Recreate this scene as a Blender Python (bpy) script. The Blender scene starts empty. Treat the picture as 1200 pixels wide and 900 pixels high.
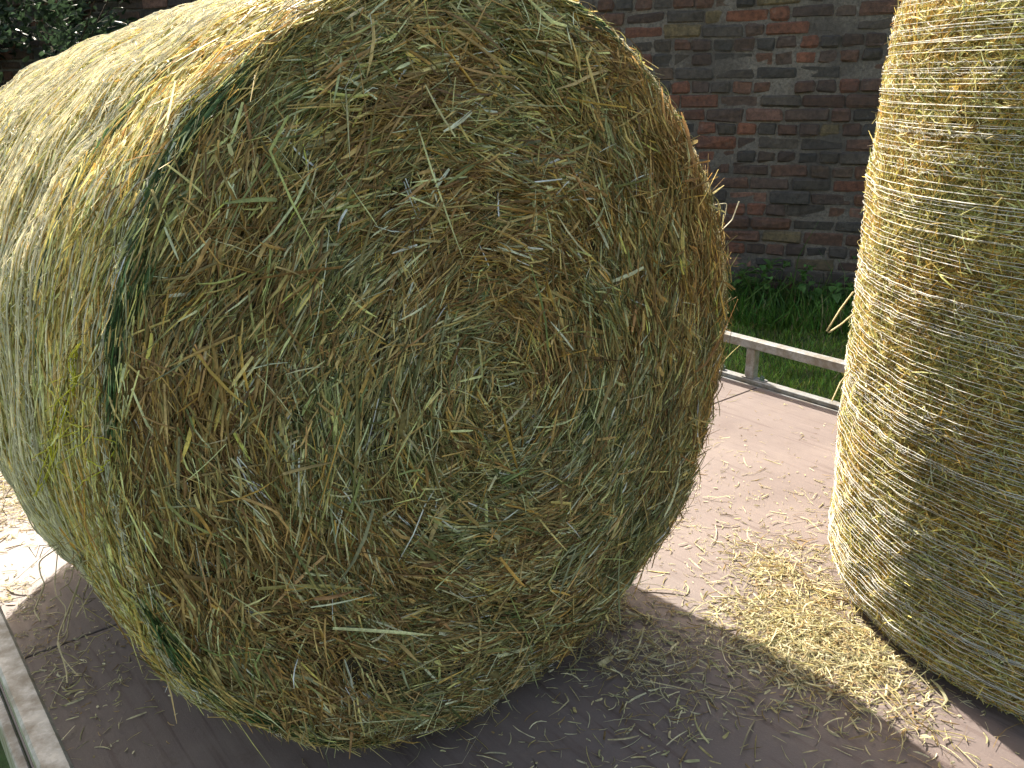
import bpy, math
import numpy as np
from math import sin, cos, radians, pi
from mathutils import Matrix

SC = bpy.context.scene
COL = SC.collection
rng = np.random.default_rng(7)
A = np.array

# ------------------------------------------------------------------ camera
FPX, PITCH, ROLL, H = 1013.3, 0.33978, -0.0149, 1.1403
_f = A([0, cos(PITCH), -sin(PITCH)]); _r = A([1.0, 0, 0]); _u = A([0, sin(PITCH), cos(PITCH)])
CR = cos(ROLL) * _r + sin(ROLL) * _u
CU = -sin(ROLL) * _r + cos(ROLL) * _u
EYE = A([0, 0, H])
cam_d = bpy.data.cameras.new('camera')
cam_d.sensor_width = 36; cam_d.lens = 36 * FPX / 1200
cam_d.clip_start = 0.05; cam_d.clip_end = 600
cam = bpy.data.objects.new('camera', cam_d)
M = Matrix.Identity(4)
for i in range(3):
    M[i][0] = CR[i]; M[i][1] = CU[i]; M[i][2] = -_f[i]; M[i][3] = EYE[i]
cam.matrix_world = M
COL.objects.link(cam); SC.camera = cam

# ------------------------------------------------------------------ light
SUNH = A([-0.420, 1.043]); EL = math.atan2(1, np.hypot(*SUNH))
SC.world = bpy.data.worlds.new('World'); SC.world.use_nodes = True
wn = SC.world.node_tree; bg = wn.nodes['Background']
sky = wn.nodes.new('ShaderNodeTexSky'); sky.sky_type = 'NISHITA'; sky.sun_disc = False
sky.sun_elevation = EL; sky.sun_rotation = math.atan2(SUNH[0], SUNH[1])
sky.air_density = 1.0; sky.dust_density = 3.0; sky.ozone_density = 0.6
tint = wn.nodes.new('ShaderNodeMix'); tint.data_type = 'RGBA'; tint.blend_type = 'MULTIPLY'; tint.inputs[0].default_value = 1
tint.inputs[7].default_value = (1.0, .90, .74, 1)          # the camera's warm white balance
wn.links.new(sky.outputs[0], tint.inputs[6]); wn.links.new(tint.outputs[2], bg.inputs[0]); bg.inputs[1].default_value = 0.15
sd = bpy.data.lights.new('sun', 'SUN'); sd.energy = 4.3; sd.angle = radians(0.55); sd.color = (1.0, 0.93, 0.82)
sun = bpy.data.objects.new('sun', sd); COL.objects.link(sun)
from mathutils import Vector
sun.rotation_euler = Vector((SUNH[0], SUNH[1], 1.0)).to_track_quat('Z', 'Y').to_euler()
sun.location = (-3, 8, 10)
SC.view_settings.view_transform = 'Standard'; SC.view_settings.look = 'None'
SC.view_settings.gamma = 1; SC.view_settings.exposure = 1.68
SC.render.engine = 'CYCLES'
SC.cycles.max_bounces = 8; SC.cycles.diffuse_bounces = 4; SC.cycles.transmission_bounces = 4
SC.cycles.transparent_max_bounces = 8

# ------------------------------------------------------------------ geometry of the place
TH = -0.89058                                # direction the trailer runs
DR = A([cos(TH), sin(TH), 0]); NN = A([-sin(TH), cos(TH), 0])
def tp(al, ac, z=0.0): return DR * al + NN * ac + A([0, 0, z])
def ray(px, py):
    return _f + CR * (px - 600) / FPX - CU * (py - 450) / FPX
def at(px, py, z=0.0):
    d = ray(px, py); return EYE + d * ((z - H) / d[2])
def proj(X):
    X = np.atleast_2d(X) - EYE; d = np.maximum(X @ _f, 1e-3)
    return np.stack([600 + FPX * (X @ CR) / d, 450 - FPX * (X @ CU) / d], 1)

# ------------------------------------------------------------------ helpers
def tag(o, label=None, cat=None, group=None, kind=None):
    if label: o['label'] = label
    if cat: o['category'] = cat
    if group: o['group'] = group
    if kind: o['kind'] = kind
    return o
def empty(name, loc, label, cat, group=None):
    o = bpy.data.objects.new(name, None); o.location = loc; o.empty_display_size = .1
    COL.objects.link(o); return tag(o, label, cat, group)
def link(name, me, mat, parent=None):
    o = bpy.data.objects.new(name, me); COL.objects.link(o)
    if mat: me.materials.append(mat)
    if parent:
        o.parent = parent
        o.matrix_parent_inverse = Matrix.Translation(parent.location).inverted()
    return o
def quads_mesh(name, V, Q, C=None, smooth=True):
    me = bpy.data.meshes.new(name)
    V = np.ascontiguousarray(V, dtype=np.float32); Q = np.ascontiguousarray(Q, dtype=np.int32)
    me.vertices.add(len(V)); me.vertices.foreach_set('co', V.ravel())
    n, k = Q.shape
    me.loops.add(n * k); me.loops.foreach_set('vertex_index', Q.ravel())
    me.polygons.add(n); me.polygons.foreach_set('loop_start', np.arange(n, dtype=np.int32) * k)
    try: me.polygons.foreach_set('loop_total', np.full(n, k, dtype=np.int32))
    except Exception: pass
    me.update(calc_edges=True)
    me.polygons.foreach_set('use_smooth', np.full(n, smooth))
    if C is not None:
        at_ = me.color_attributes.new('Col', 'FLOAT_COLOR', 'POINT')
        c4 = np.ones((len(V), 4), np.float32); c4[:, :3] = C
        at_.data.foreach_set('color', c4.ravel())
    me.validate(); return me
def unit(v): return v / np.maximum(np.linalg.norm(v, axis=-1, keepdims=True), 1e-9)
class Noise:
    """smooth pseudo-random field made of sines, roughly in -1..1"""
    def __init__(s, seed, scale, n=14):
        r = np.random.default_rng(seed)
        s.k = unit(r.normal(size=(n, 3))) * (2 * pi / scale) * r.uniform(.5, 1.7, (n, 1)); s.p = r.uniform(0, 6.28, n)
    def __call__(s, X): return np.sin(np.asarray(X) @ s.k.T + s.p).sum(-1) / math.sqrt(len(s.p)) * .9

class Bag:
    def __init__(s): s.V = []; s.Q = []; s.C = []; s.n = 0
    def add(s, V, Q, C):
        s.V.append(V); s.Q.append(Q + s.n); s.C.append(C); s.n += len(V)
    def mesh(s, name, smooth=True):
        return quads_mesh(name, np.concatenate(s.V), np.concatenate(s.Q), np.concatenate(s.C), smooth)

def strands(bag, pos, d, nrm, L, W, col, bend=.08, kink=0.12, K=3, tube=.4, lift=0.0, rs=None):
    """stems and blades of hay: pos centre, d direction, nrm outward; some are tri-tubes, others folded ribbons"""
    r = rs or rng
    N = len(pos); d = unit(d); side = unit(np.cross(nrm, d)); up = unit(np.cross(d, side))
    L = np.broadcast_to(L, N); W = np.broadcast_to(W, N)
    ts = np.linspace(-.5, .5, K + 1)
    b1 = r.normal(0, bend, N); b2 = r.normal(0, bend * .5, N)
    P = pos[:, None] + d[:, None] * (L[:, None] * ts)[..., None]
    par = (ts ** 2 * 4 - 1) * .5
    P = P + side[:, None] * (L * b1)[:, None, None] * par[None, :, None] + up[:, None] * (L * (b2 - abs(b2) * lift * 2))[:, None, None] * par[None, :, None]
    kk = r.random(N) < kink                         # snapped stems
    ka = r.normal(0, .55, N) * kk; ki = 1 + r.integers(0, max(1, K - 1), N)
    for j in range(K + 1):
        m = (j > ki)
        P[:, j] += (side * (ka * (ts[j] - ts[np.minimum(ki, K)]) * L * m)[:, None])
        P[:, j] += (up * (ka * .4 * (ts[j] - ts[np.minimum(ki, K)]) * L * m)[:, None])
    tap = np.ones(K + 1); tap[0] = .75; tap[-1] = .35
    cv = np.repeat(col, K + 1, axis=0) if col.ndim == 2 else col
    isT = r.random(N) < tube
    ph = r.uniform(0, 2 * pi, N)
    shade = 1.0
    for sel, m in ((isT, 3), (~isT, 3)):
        idx = np.nonzero(sel)[0]
        if len(idx) == 0: continue
        n = len(idx); Ps = P[idx]; S = side[idx]; U = up[idx]; w = W[idx] * .5; p0 = ph[idx]
        ring = []
        if m and sel is isT:
            angs = [0, 2 * pi / 3, 4 * pi / 3]; amp = [1, 1, 1]; closed = True
        for j in range(K + 1):
            for q in range(3):
                if sel is isT:
                    a = p0 + q * 2 * pi / 3
                    off = S * np.cos(a)[:, None] + U * np.sin(a)[:, None]
                    ring.append(Ps[:, j] + off * (w * .62 * tap[j])[:, None])
                else:                                # folded blade: left edge, crease, right edge
                    a = p0 * .25 - .8 + (ts[j] + .5) * (p0 - 3) * .25
                    ax = S * np.cos(a)[:, None] + U * np.sin(a)[:, None]
                    bx = -S * np.sin(a)[:, None] + U * np.cos(a)[:, None]
                    ring.append(Ps[:, j] + ax * ((q - 1) * w * tap[j])[:, None] + (bx * (w * .35)[:, None] if q == 1 else 0))
        Vv = np.stack(ring, 1).reshape(n, (K + 1) * 3, 3)
        base = (np.arange(n) * (K + 1) * 3)[:, None]
        F = []
        pairs = [(0, 1), (1, 2), (2, 0)] if sel is isT else [(0, 1), (1, 2)]
        for j in range(K):
            for (a, b) in pairs:
                F.append(np.concatenate([base + j * 3 + a, base + j * 3 + b, base + (j + 1) * 3 + b, base + (j + 1) * 3 + a], 1))
        F = np.stack(F, 1).reshape(-1, 4)
        cc = np.repeat(col[idx][:, None], (K + 1) * 3, 1)
        cc = cc * (1 + .22 * np.sin(np.arange(K + 1).repeat(3)[None, :, None] * 2.1 + p0[:, None, None]))
        bag.add(Vv.reshape(-1, 3), F, cc.reshape(-1, 3))

def tubes(bag, P, rad, col, closed=False, flat=None):
    """P (N,M,3) poly-lines -> three-sided threads"""
    N, Mm, _ = P.shape
    if closed: T = unit(np.roll(P, -1, 1) - np.roll(P, 1, 1))
    else: T = unit(np.gradient(P, axis=1))
    ref = np.where(abs(T[..., 2:3]) > .9, A([1., 0, 0]), A([0, 0, 1.]))
    S = unit(np.cross(T, ref)); U = np.cross(S, T)
    rad = np.broadcast_to(rad, (N, Mm))
    V = np.stack([P + (S * cos(q * 2.0944) + U * sin(q * 2.0944)) * rad[..., None] for q in range(3)], 2)
    V = V.reshape(-1, 3)
    i = np.arange(N)[:, None] * Mm; j = np.arange(Mm if closed else Mm - 1)[None]
    a = (i + j) * 3; b = (i + (j + 1) % Mm) * 3
    F = np.concatenate([np.stack([a + q, a + (q + 1) % 3, b + (q + 1) % 3, b + q], -1).reshape(-1, 4) for q in range(3)])
    col = np.broadcast_to(col, (N, 3))
    bag.add(V, F, np.repeat(col, Mm * 3, axis=0))

def box(bag, c, ax, ay, az, col=(1, 1, 1), bev=0.0):
    """box with half-axis vectors, chamfered along its edges when bev > 0"""
    c, ax, ay, az = map(A, (c, ax, ay, az))
    lx, ly, lz = (np.linalg.norm(v) for v in (ax, ay, az))
    if bev <= 0: 
        V = A([c + sx * ax + sy * ay + sz * az for sx in (-1, 1) for sy in (-1, 1) for sz in (-1, 1)])
        F = A([[0, 1, 3, 2], [4, 6, 7, 5], [0, 4, 5, 1], [2, 3, 7, 6], [0, 2, 6, 4], [1, 5, 7, 3]])
    else:
        b = min(bev, .45 * min(lx, ly, lz)); V = []; id_ = {}
        for sx in (-1, 1):
            for sy in (-1, 1):
                for sz in (-1, 1):
                    for k in range(3):
                        s = [sx * (1 - (b / lx if k != 0 else 0)), sy * (1 - (b / ly if k != 1 else 0)), sz * (1 - (b / lz if k != 2 else 0))]
                        id_[(sx, sy, sz, k)] = len(V); V.append(c + s[0] * ax + s[1] * ay + s[2] * az)
        F = []
        S2 = [(-1, -1), (-1, 1), (1, 1), (1, -1)]
        def key(k, s, p, q, kk):
            t = [0, 0, 0]; o = [i for i in range(3) if i != k]; t[k] = s; t[o[0]] = p; t[o[1]] = q
            return id_[(t[0], t[1], t[2], kk)]
        for k in range(3):
            for s in (-1, 1): F.append([key(k, s, p, q, k) for p, q in S2])
        for k in range(3):                               # edges along k
            o = [i for i in range(3) if i != k]
            for p in (-1, 1):
                for q in (-1, 1):
                    F.append([key(k, -1, p, q, o[0]), key(k, 1, p, q, o[0]), key(k, 1, p, q, o[1]), key(k, -1, p, q, o[1])])
        for sx in (-1, 1):
            for sy in (-1, 1):
                for sz in (-1, 1):
                    t = [id_[(sx, sy, sz, k)] for k in range(3)]; F.append([t[0], t[1], t[2], t[2]])
        V = A(V); F = A(F)
    bag.add(V, F, np.tile(A(col, ), (len(V), 1)))
def prism(bag, c, ax, ay, az, n, col=(1, 1, 1), r2=1.0):
    """n sided prism round az"""
    c, ax, ay, az = map(A, (c, ax, ay, az)); V = []
    for s, k in ((-1, 1.0), (1, r2)):
        for i in range(n):
            a = 2 * pi * i / n; V.append(c + s * az + k * (cos(a) * ax + sin(a) * ay))
    V += [c - az, c + az]; F = []
    for i in range(n):
        j = (i + 1) % n
        F += [[i, j, n + j, n + i], [2 * n, j, i, i], [2 * n + 1, n + i, n + j, n + j]]
    bag.add(A(V), A(F), np.tile(A(col), (len(V), 1)))
def tidy(me):
    """turn the repeated-corner quads into triangles and point normals outwards"""
    import bmesh
    bm = bmesh.new(); bm.from_mesh(me); bmesh.ops.recalc_face_normals(bm, faces=bm.faces); bm.to_mesh(me); bm.free()
    for p in me.polygons: p.use_smooth = False
    return me
def hard(bag, name):
    V = np.concatenate(bag.V); Q = np.concatenate(bag.Q); C = np.concatenate(bag.C)
    me = bpy.data.meshes.new(name)
    me.from_pydata(V.tolist(), [], [list(dict.fromkeys(q)) for q in Q.tolist()]); me.update()
    at_ = me.color_attributes.new('Col', 'FLOAT_COLOR', 'POINT')
    c4 = np.ones((len(V), 4), np.float32); c4[:, :3] = C; at_.data.foreach_set('color', c4.ravel())
    return tidy(me)

# ------------------------------------------------------------------ materials
def mat(name):
    m = bpy.data.materials.new(name); m.use_nodes = True; nt = m.node_tree
    return m, nt, nt.nodes['Principled BSDF'], nt.nodes['Material Output']
def nd(nt, t, **kw):
    n = nt.nodes.new(t)
    for k, v in kw.items():
        if k in n.inputs: n.inputs[k].default_value = v
        else: setattr(n, k, v)
    return n
def mix(nt, fac, a, b, mode='MIX'):
    n = nt.nodes.new('ShaderNodeMix'); n.data_type = 'RGBA'; n.blend_type = mode
    for i, v in ((0, fac), (6, a), (7, b)):
        if hasattr(v, 'is_output'): nt.links.new(v, n.inputs[i])
        else: n.inputs[i].default_value = v if i == 0 else (*v, 1)
    return n.outputs[2]
def ramp(nt, inp, *st):
    n = nt.nodes.new('ShaderNodeValToRGB'); e = n.color_ramp.elements
    while len(e) < len(st): e.new(.5)
    for q, (p, c) in zip(e, st):
        q.position = p; q.color = (c, c, c, 1) if not hasattr(c, '__len__') else (*c, 1)
    nt.links.new(inp, n.inputs[0]); return n.outputs[0]
def noise(nt, scale, detail=4, rough=.6, vec=None, dist=0):
    n = nd(nt, 'ShaderNodeTexNoise'); n.inputs['Scale'].default_value = scale; n.inputs['Detail'].default_value = detail
    n.inputs['Roughness'].default_value = rough; n.inputs['Distortion'].default_value = dist
    if vec is None:
        vec = nd(nt, 'ShaderNodeTexCoord').outputs['Object']
    nt.links.new(vec, n.inputs['Vector']); return n.outputs['Fac']
def stretched(nt, sx, sy, sz, rz=0):
    t = nd(nt, 'ShaderNodeTexCoord'); mp = nd(nt, 'ShaderNodeMapping'); mp.vector_type = 'POINT'
    r_ = nd(nt, 'ShaderNodeVectorRotate'); r_.rotation_type = 'Z_AXIS'; r_.inputs['Angle'].default_value = rz
    nt.links.new(t.outputs['Object'], r_.inputs['Vector'])
    mp.inputs['Scale'].default_value = (sx, sy, sz); nt.links.new(r_.outputs[0], mp.inputs['Vector'])
    return mp.outputs[0]
def bump(nt, h, bs, s=.3, dist=.002):
    b = nd(nt, 'ShaderNodeBump'); b.inputs['Strength'].default_value = s; b.inputs['Distance'].default_value = dist
    nt.links.new(h, b.inputs['Height']); nt.links.new(b.outputs[0], bs.inputs['Normal'])

def leafy(name, rough=.6, trans=.28, nsc=180, spec=.3, tint=(1, 1, 1)):
    m, nt, b, out = mat(name)
    a = nd(nt, 'ShaderNodeAttribute'); a.attribute_name = 'Col'
    f = noise(nt, nsc, 3)
    c = mix(nt, 1.0, a.outputs['Color'], ramp(nt, f, (.3, .72), (.7, 1.2)), 'MULTIPLY')
    nt.links.new(c, b.inputs['Base Color']); b.inputs['Roughness'].default_value = rough
    b.inputs['Specular IOR Level'].default_value = spec
    t = nd(nt, 'ShaderNodeBsdfTranslucent'); nt.links.new(c, t.inputs['Color'])
    ms = nd(nt, 'ShaderNodeMixShader'); ms.inputs[0].default_value = trans
    nt.links.new(b.outputs[0], ms.inputs[1]); nt.links.new(t.outputs[0], ms.inputs[2]); nt.links.new(ms.outputs[0], out.inputs[0])
    return m
HAY = leafy('hay', .5, .34)
NET = leafy('net_plastic', .35, .45, 60, .5)
GRASS = leafy('grass_blades', .45, .45, 30, .4)
def hay_core(nm, c1, c2):
    m, nt, b, out = mat(nm)
    f = noise(nt, 90, 6, .75); g = noise(nt, 7, 3)
    c = mix(nt, ramp(nt, f, (.35, 0), (.65, 1)), c1, c2)
    c = mix(nt, ramp(nt, g, (.35, 0), (.65, .6)), c, tuple(x * .6 for x in c2))
    nt.links.new(c, b.inputs['Base Color']); b.inputs['Roughness'].default_value = .95; bump(nt, f, b, .8, .01); return m
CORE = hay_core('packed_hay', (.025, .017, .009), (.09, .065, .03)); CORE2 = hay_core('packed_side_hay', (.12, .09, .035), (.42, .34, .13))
def deck_mat():
    m, nt, b, out = mat('weathered_plywood')
    g = noise(nt, 2.2, 5, .6); f = noise(nt, 240, 4, .7)
    st = noise(nt, 1.0, 5, .6, stretched(nt, 3, 55, 3, TH * -1), .4)
    c = mix(nt, ramp(nt, g, (.3, 0), (.7, 1)), (.115, .085, .076), (.160, .124, .112))
    c = mix(nt, ramp(nt, st, (.54, 0), (.66, .75)), c, (.085, .055, .048))
    c = mix(nt, ramp(nt, st, (.2, .35), (.40, 0)), c, (.27, .21, .19))
    c = mix(nt, ramp(nt, f, (.55, 0), (.75, .35)), c, (.27, .22, .18))
    sp = noise(nt, 14, 6, .75)
    c = mix(nt, ramp(nt, sp, (.58, 0), (.70, .6)), c, (.10, .07, .05))
    d = noise(nt, 5, 4, .7)
    c = mix(nt, ramp(nt, d, (.5, 0), (.8, .4)), c, (.23, .185, .155))
    nt.links.new(c, b.inputs['Base Color'])
    nt.links.new(ramp(nt, g, (.3, .5), (.7, .75)), b.inputs['Roughness'])
    bump(nt, mix(nt, .5, f, st), b, .5, .0025); return m
DECK = deck_mat()
def zinc():
    m, nt, b, out = mat('galvanised_steel')
    v = nd(nt, 'ShaderNodeTexVoronoi'); v.inputs['Scale'].default_value = 160
    nt.links.new(nd(nt, 'ShaderNodeTexCoord').outputs['Object'], v.inputs['Vector'])
    g = noise(nt, 18, 5, .7)
    c = mix(nt, ramp(nt, v.outputs['Color'], (.2, 0), (.8, 1)), (.25, .26, .26), (.31, .32, .32))
    c = mix(nt, ramp(nt, g, (.42, 0), (.62, .85)), c, (.17, .145, .11))
    nt.links.new(c, b.inputs['Base Color']); b.inputs['Metallic'].default_value = .35
    nt.links.new(ramp(nt, g, (.3, .38), (.7, .65)), b.inputs['Roughness']); bump(nt, g, b, .25, .001); return m
ZINC = zinc()
def plain(name, c, r=.6, metal=0, n=25, var=.35):
    m, nt, b, out = mat(name); f = noise(nt, n, 5, .65)
    cc = mix(nt, ramp(nt, f, (.3, 0), (.7, 1)), tuple(x * (1 - var) for x in c), tuple(min(1, x * (1 + var)) for x in c))
    nt.links.new(cc, b.inputs['Base Color']); b.inputs['Roughness'].default_value = r; b.inputs['Metallic'].default_value = metal
    bump(nt, f, b, .3, .002); return m
BOLT = plain('dull_green_bolt', (.10, .16, .13), .5, .3)
STEEL = plain('painted_chassis', (.06, .065, .07), .5)
RUBBER = plain('tyre_rubber', (.02, .02, .02), .8)
def brick_mat():
    m, nt, b, out = mat('old_brick')
    a = nd(nt, 'ShaderNodeAttribute'); a.attribute_name = 'Col'
    f = noise(nt, 38, 7, .72); g = noise(nt, 3, 4, .6); k = noise(nt, 120, 4, .7)
    c = mix(nt, 1.0, a.outputs['Color'], ramp(nt, f, (.30, .35), (.70, 1.55)), 'MULTIPLY')
    c = mix(nt, ramp(nt, g, (.4, 0), (.72, .55)), c, (.040, .034, .034))
    c = mix(nt, ramp(nt, noise(nt, 16, 5, .7), (.60, 0), (.75, .45)), c, (.17, .15, .13))
    nt.links.new(c, b.inputs['Base Color']); b.inputs['Roughness'].default_value = .92
    bump(nt, mix(nt, .4, f, k), b, 1.0, .012); return m
def mortar_mat():
    m, nt, b, out = mat('lime_mortar')
    f = noise(nt, 60, 6, .75); g = noise(nt, 2.5, 3)
    c = mix(nt, ramp(nt, f, (.3, 0), (.7, 1)), (.06, .052, .045), (.23, .20, .17))
    c = mix(nt, ramp(nt, g, (.4, 0), (.65, .7)), c, (.045, .038, .034))
    nt.links.new(c, b.inputs['Base Color']); b.inputs['Roughness'].default_value = .95; bump(nt, f, b, 1, .01); return m
def soil():
    m, nt, b, out = mat('turf_soil')
    f = noise(nt, 25, 6, .7); g = noise(nt, 1.3, 4)
    c = mix(nt, ramp(nt, f, (.3, 0), (.7, 1)), (.03, .045, .012), (.07, .14, .03))
    c = mix(nt, ramp(nt, g, (.4, 0), (.7, .5)), c, (.06, .06, .03))
    nt.links.new(c, b.inputs['Base Color']); b.inputs['Roughness'].default_value = 1; bump(nt, f, b, .6, .03); return m

# ------------------------------------------------------------------ ground
WY = radians(-23); WD = A([cos(WY), sin(WY), 0]); WN = A([-sin(WY), cos(WY), 0])   # wall runs along WD, WN points away from us
W0 = A([1.610, 4.942, 0.0])
GN = Noise(3, 1.7); GN2 = Noise(4, .5)
def gz(P):
    P = np.asarray(P, float); dd = (W0 - P) @ WN                       # metres in front of the wall
    t = np.clip((2.45 - dd) / .5, 0, 1); t = t * t * (3 - 2 * t) * (.27 + .11 * np.clip(1 - dd / 1.7, 0, 1)) / .34
    P0 = P.copy(); P0[..., 2] = 0
    return -.52 + .34 * t + .02 * GN(P0) + .008 * GN2(P0)
gx = np.concatenate([[-120, -60, -30, -14], np.arange(-9, 9.01, .15), [14, 30, 60, 120]])
gy = np.concatenate([[-120, -60, -30, -12], np.arange(-6, 12.01, .15), [18, 30, 60, 120]])
GX, GY = np.meshgrid(gx, gy, indexing='ij')
gv = np.stack([GX, GY, 0 * GX], -1).reshape(-1, 3); gv[:, 2] = gz(gv)
ii, jj = np.meshgrid(np.arange(len(gx) - 1), np.arange(len(gy) - 1), indexing='ij'); b0 = (ii * len(gy) + jj).ravel()
ground = link('ground', quads_mesh('ground', gv, np.stack([b0, b0 + len(gy), b0 + len(gy) + 1, b0 + 1], 1)), soil())
tag(ground, kind='structure')

# ------------------------------------------------------------------ brick wall
wall = empty('brick_wall', tuple(W0 + A([0, 0, -.5])), 'old soot-darkened red brick garden wall standing behind the trailer', 'wall')
bb = Bag(); wr = np.random.default_rng(11)
PAL = A([[.105, .056, .038], [.18, .072, .042], [.080, .052, .040], [.064, .053, .044], [.055, .048, .042], [.14, .105, .055], [.13, .065, .042], [.078, .062, .048], [.10, .066, .046], [.21, .11, .08]])
PW = A([.16, .10, .17, .15, .12, .05, .07, .10, .05, .03])
CH = .075; c0 = -8; NC = 31
US, UE = -10.5, 7.0
for c in range(NC):
    z = -.62 + c * CH + .012
    header = (c % 3 == 1) or c % 7 == 3
    u = US + (.112 / 2 if c % 2 else 0) + wr.uniform(0, .05)
    while u < UE:
        Lb = .112 if header else .225
        if not header and wr.random() < .12: Lb = .112
        if header and wr.random() < .10: Lb = .225
        Lb *= wr.normal(1, .025)
        if wr.random() > .004:
            g = wr.uniform(.003, .006)
            jt = wr.normal(0, .0018); pr_ = wr.normal(.001, .0055)
            cx = u + Lb / 2; cc = PAL[wr.choice(10, p=PW)] * wr.uniform(.65, 1.05)
            tl = wr.normal(0, .008)
            wav = .008 * sin(cx * 1.3) + .005 * sin(cx * 3.1 + c * .2)
            ctr = W0 + WD * cx + A([0, 0, z + CH / 2 + jt + wav]) + WN * (.05 + pr_)
            box(bb, ctr, (WD + A([0, 0, tl])) * (Lb / 2 - g), WN * .055, A([0, 0, CH / 2 - wr.uniform(.0032, .006)]), cc, wr.uniform(.008, .014))
        u += Lb
bV = bb.V; bnz = [Noise(301, .09), Noise(302, .09), Noise(303, .03)]
for i in range(len(bV)):
    v = bV[i]; bV[i] = v + .0035 * np.stack([bnz[0](v), 0 * v[:, 0], .9 * bnz[1](v)], 1) + WN * (.006 * bnz[2](v))[:, None] + wr.normal(0, .0022, v.shape)
bw = link('brickwork', hard(bb, 'brickwork'), brick_mat(), wall)
mb = Bag(); zt = -.62 + NC * CH
n1 = 240; n2 = 60
U_, Z_ = np.meshgrid(np.linspace(US, UE, n1), np.linspace(-.8, zt, n2), indexing='ij')
mn = Noise(21, .06); X = W0 + WD * U_[..., None] + A([0, 0, 1.]) * Z_[..., None]
X = X + WN * (.006 + .003 * mn(X))[..., None]
i_, j_ = np.meshgrid(np.arange(n1 - 1), np.arange(n2 - 1), indexing='ij'); q0 = (i_ * n2 + j_).ravel()
MORT = mortar_mat()
mb.add(X.reshape(-1, 3), np.stack([q0, q0 + n2, q0 + n2 + 1, q0 + 1], 1), np.ones((n1 * n2, 3)))
link('mortar_joints', mb.mesh('mortar_joints'), MORT, wall)
bk = Bag(); um = (US + UE) / 2; uh = (UE - US) / 2
box(bk, W0 + WD * um + A([0, 0, (zt - .8) / 2]) + WN * .17, WD * uh, WN * .1, A([0, 0, (zt + .8) / 2]))
link('wall_core', hard(bk, 'wall_core'), MORT, wall)
cp = Bag(); u = US
while u < UE:
    box(cp, W0 + WD * (u + .11) + A([0, 0, zt + .04]) + WN * .13, WD * .106, WN * .16, A([0, 0, .035]), PAL[wr.choice(10, p=PW)], .012); u += .225
link('coping', hard(cp, 'coping'), bw.data.materials[0], wall)

# ------------------------------------------------------------------ hay colours
HP = A([[.46, .34, .14], [.34, .22, .085], [.25, .20, .075], [.19, .19, .07], [.33, .33, .18], [.56, .50, .29], [.19, .11, .045], [.42, .26, .07], [.13, .15, .055], [.36, .33, .15]])
def hay_col(X, seed=0, ban=0, bag_=0, n0=(.20, .17, .16, .10, .06, .10, .09, .05, .03, .07), green=0, gold=0, contrast=1.0):
    w = np.tile(A(n0, float), (len(X), 1))
    g1 = Noise(101 + seed, .30)(X) ; g2 = Noise(102 + seed, .16)(X) ; g3 = Noise(103 + seed, .5)(X)
    gr = np.exp(contrast * (1.0 * g1 + .6 * g2) + green + ban); br = np.exp(contrast * (-.9 * g1 + .7 * g3) + gold + bag_)
    w[:, [3, 4, 8]] *= gr[:, None]; w[:, [1, 6, 7]] *= br[:, None]
    cw = np.cumsum(w, 1); cw /= cw[:, -1:]
    k = (rng.random(len(X))[:, None] > cw).sum(1)
    return HP[np.clip(k, 0, 9)] * rng.lognormal(0, .22, (len(X), 1)) * (1 + rng.normal(0, .03, (len(X), 3)))

# ------------------------------------------------------------------ BALE lying on its round side, flat end to the camera
AZ = 0.71836; G = 0.0575
n_ = A([sin(AZ) * cos(G), -cos(AZ) * cos(G), sin(G)]); nh = A([sin(AZ), -cos(AZ), 0])
t_ = A([cos(AZ), sin(AZ), 0]); u_ = np.cross(n_, t_); u_ = u_ if u_[2] > 0 else -u_
C1 = A([-0.0143, 1.4036, 0.65]); WB = 1.33
TAB = A([[-169.7, .650], [-157.7, .672], [-135, .672], [-110, .655], [-90, .650], [-82, .642], [-59.3, .632], [-44.9, .656], [-34.4, .670], [-19.1, .667], [-5.8, .670], [4.1, .670], [19, .668], [29.7, .657], [44.6, .648], [70, .650], [90, .652], [115, .650], [133, .649], [149.9, .654], [159.7, .651], [166.9, .641], [177.7, .641]])
def Rt(th):
    a = np.degrees(th); a = (a + 180) % 360 - 180
    xs = np.concatenate([TAB[:, 0] - 360, TAB[:, 0], TAB[:, 0] + 360]); ys = np.tile(TAB[:, 1], 3)
    o = 0
    for k, w in ((-6, .2), (-3, .2), (0, .2), (3, .2), (6, .2)): o = o + w * np.interp(a + k, xs, ys)
    return o
NB1 = Noise(31, .22); NB2 = Noise(32, .08)
def face_pt(rho, th, off=0.0):
    rho = np.asarray(rho, float); th = np.asarray(th, float)
    R = Rt(th) * rho
    flat = C1 + R[..., None] * (np.cos(th)[..., None] * t_ + np.sin(th)[..., None] * u_)
    pf = .022 * (1 - rho ** 2) - .050 * np.clip((rho - .88) / .12, 0, 1) ** 2 + .010 * NB1(flat) + .005 * NB2(flat) + .006 * np.sin(rho * 38)
    return flat + n_ * (pf + off)[..., None]
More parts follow.
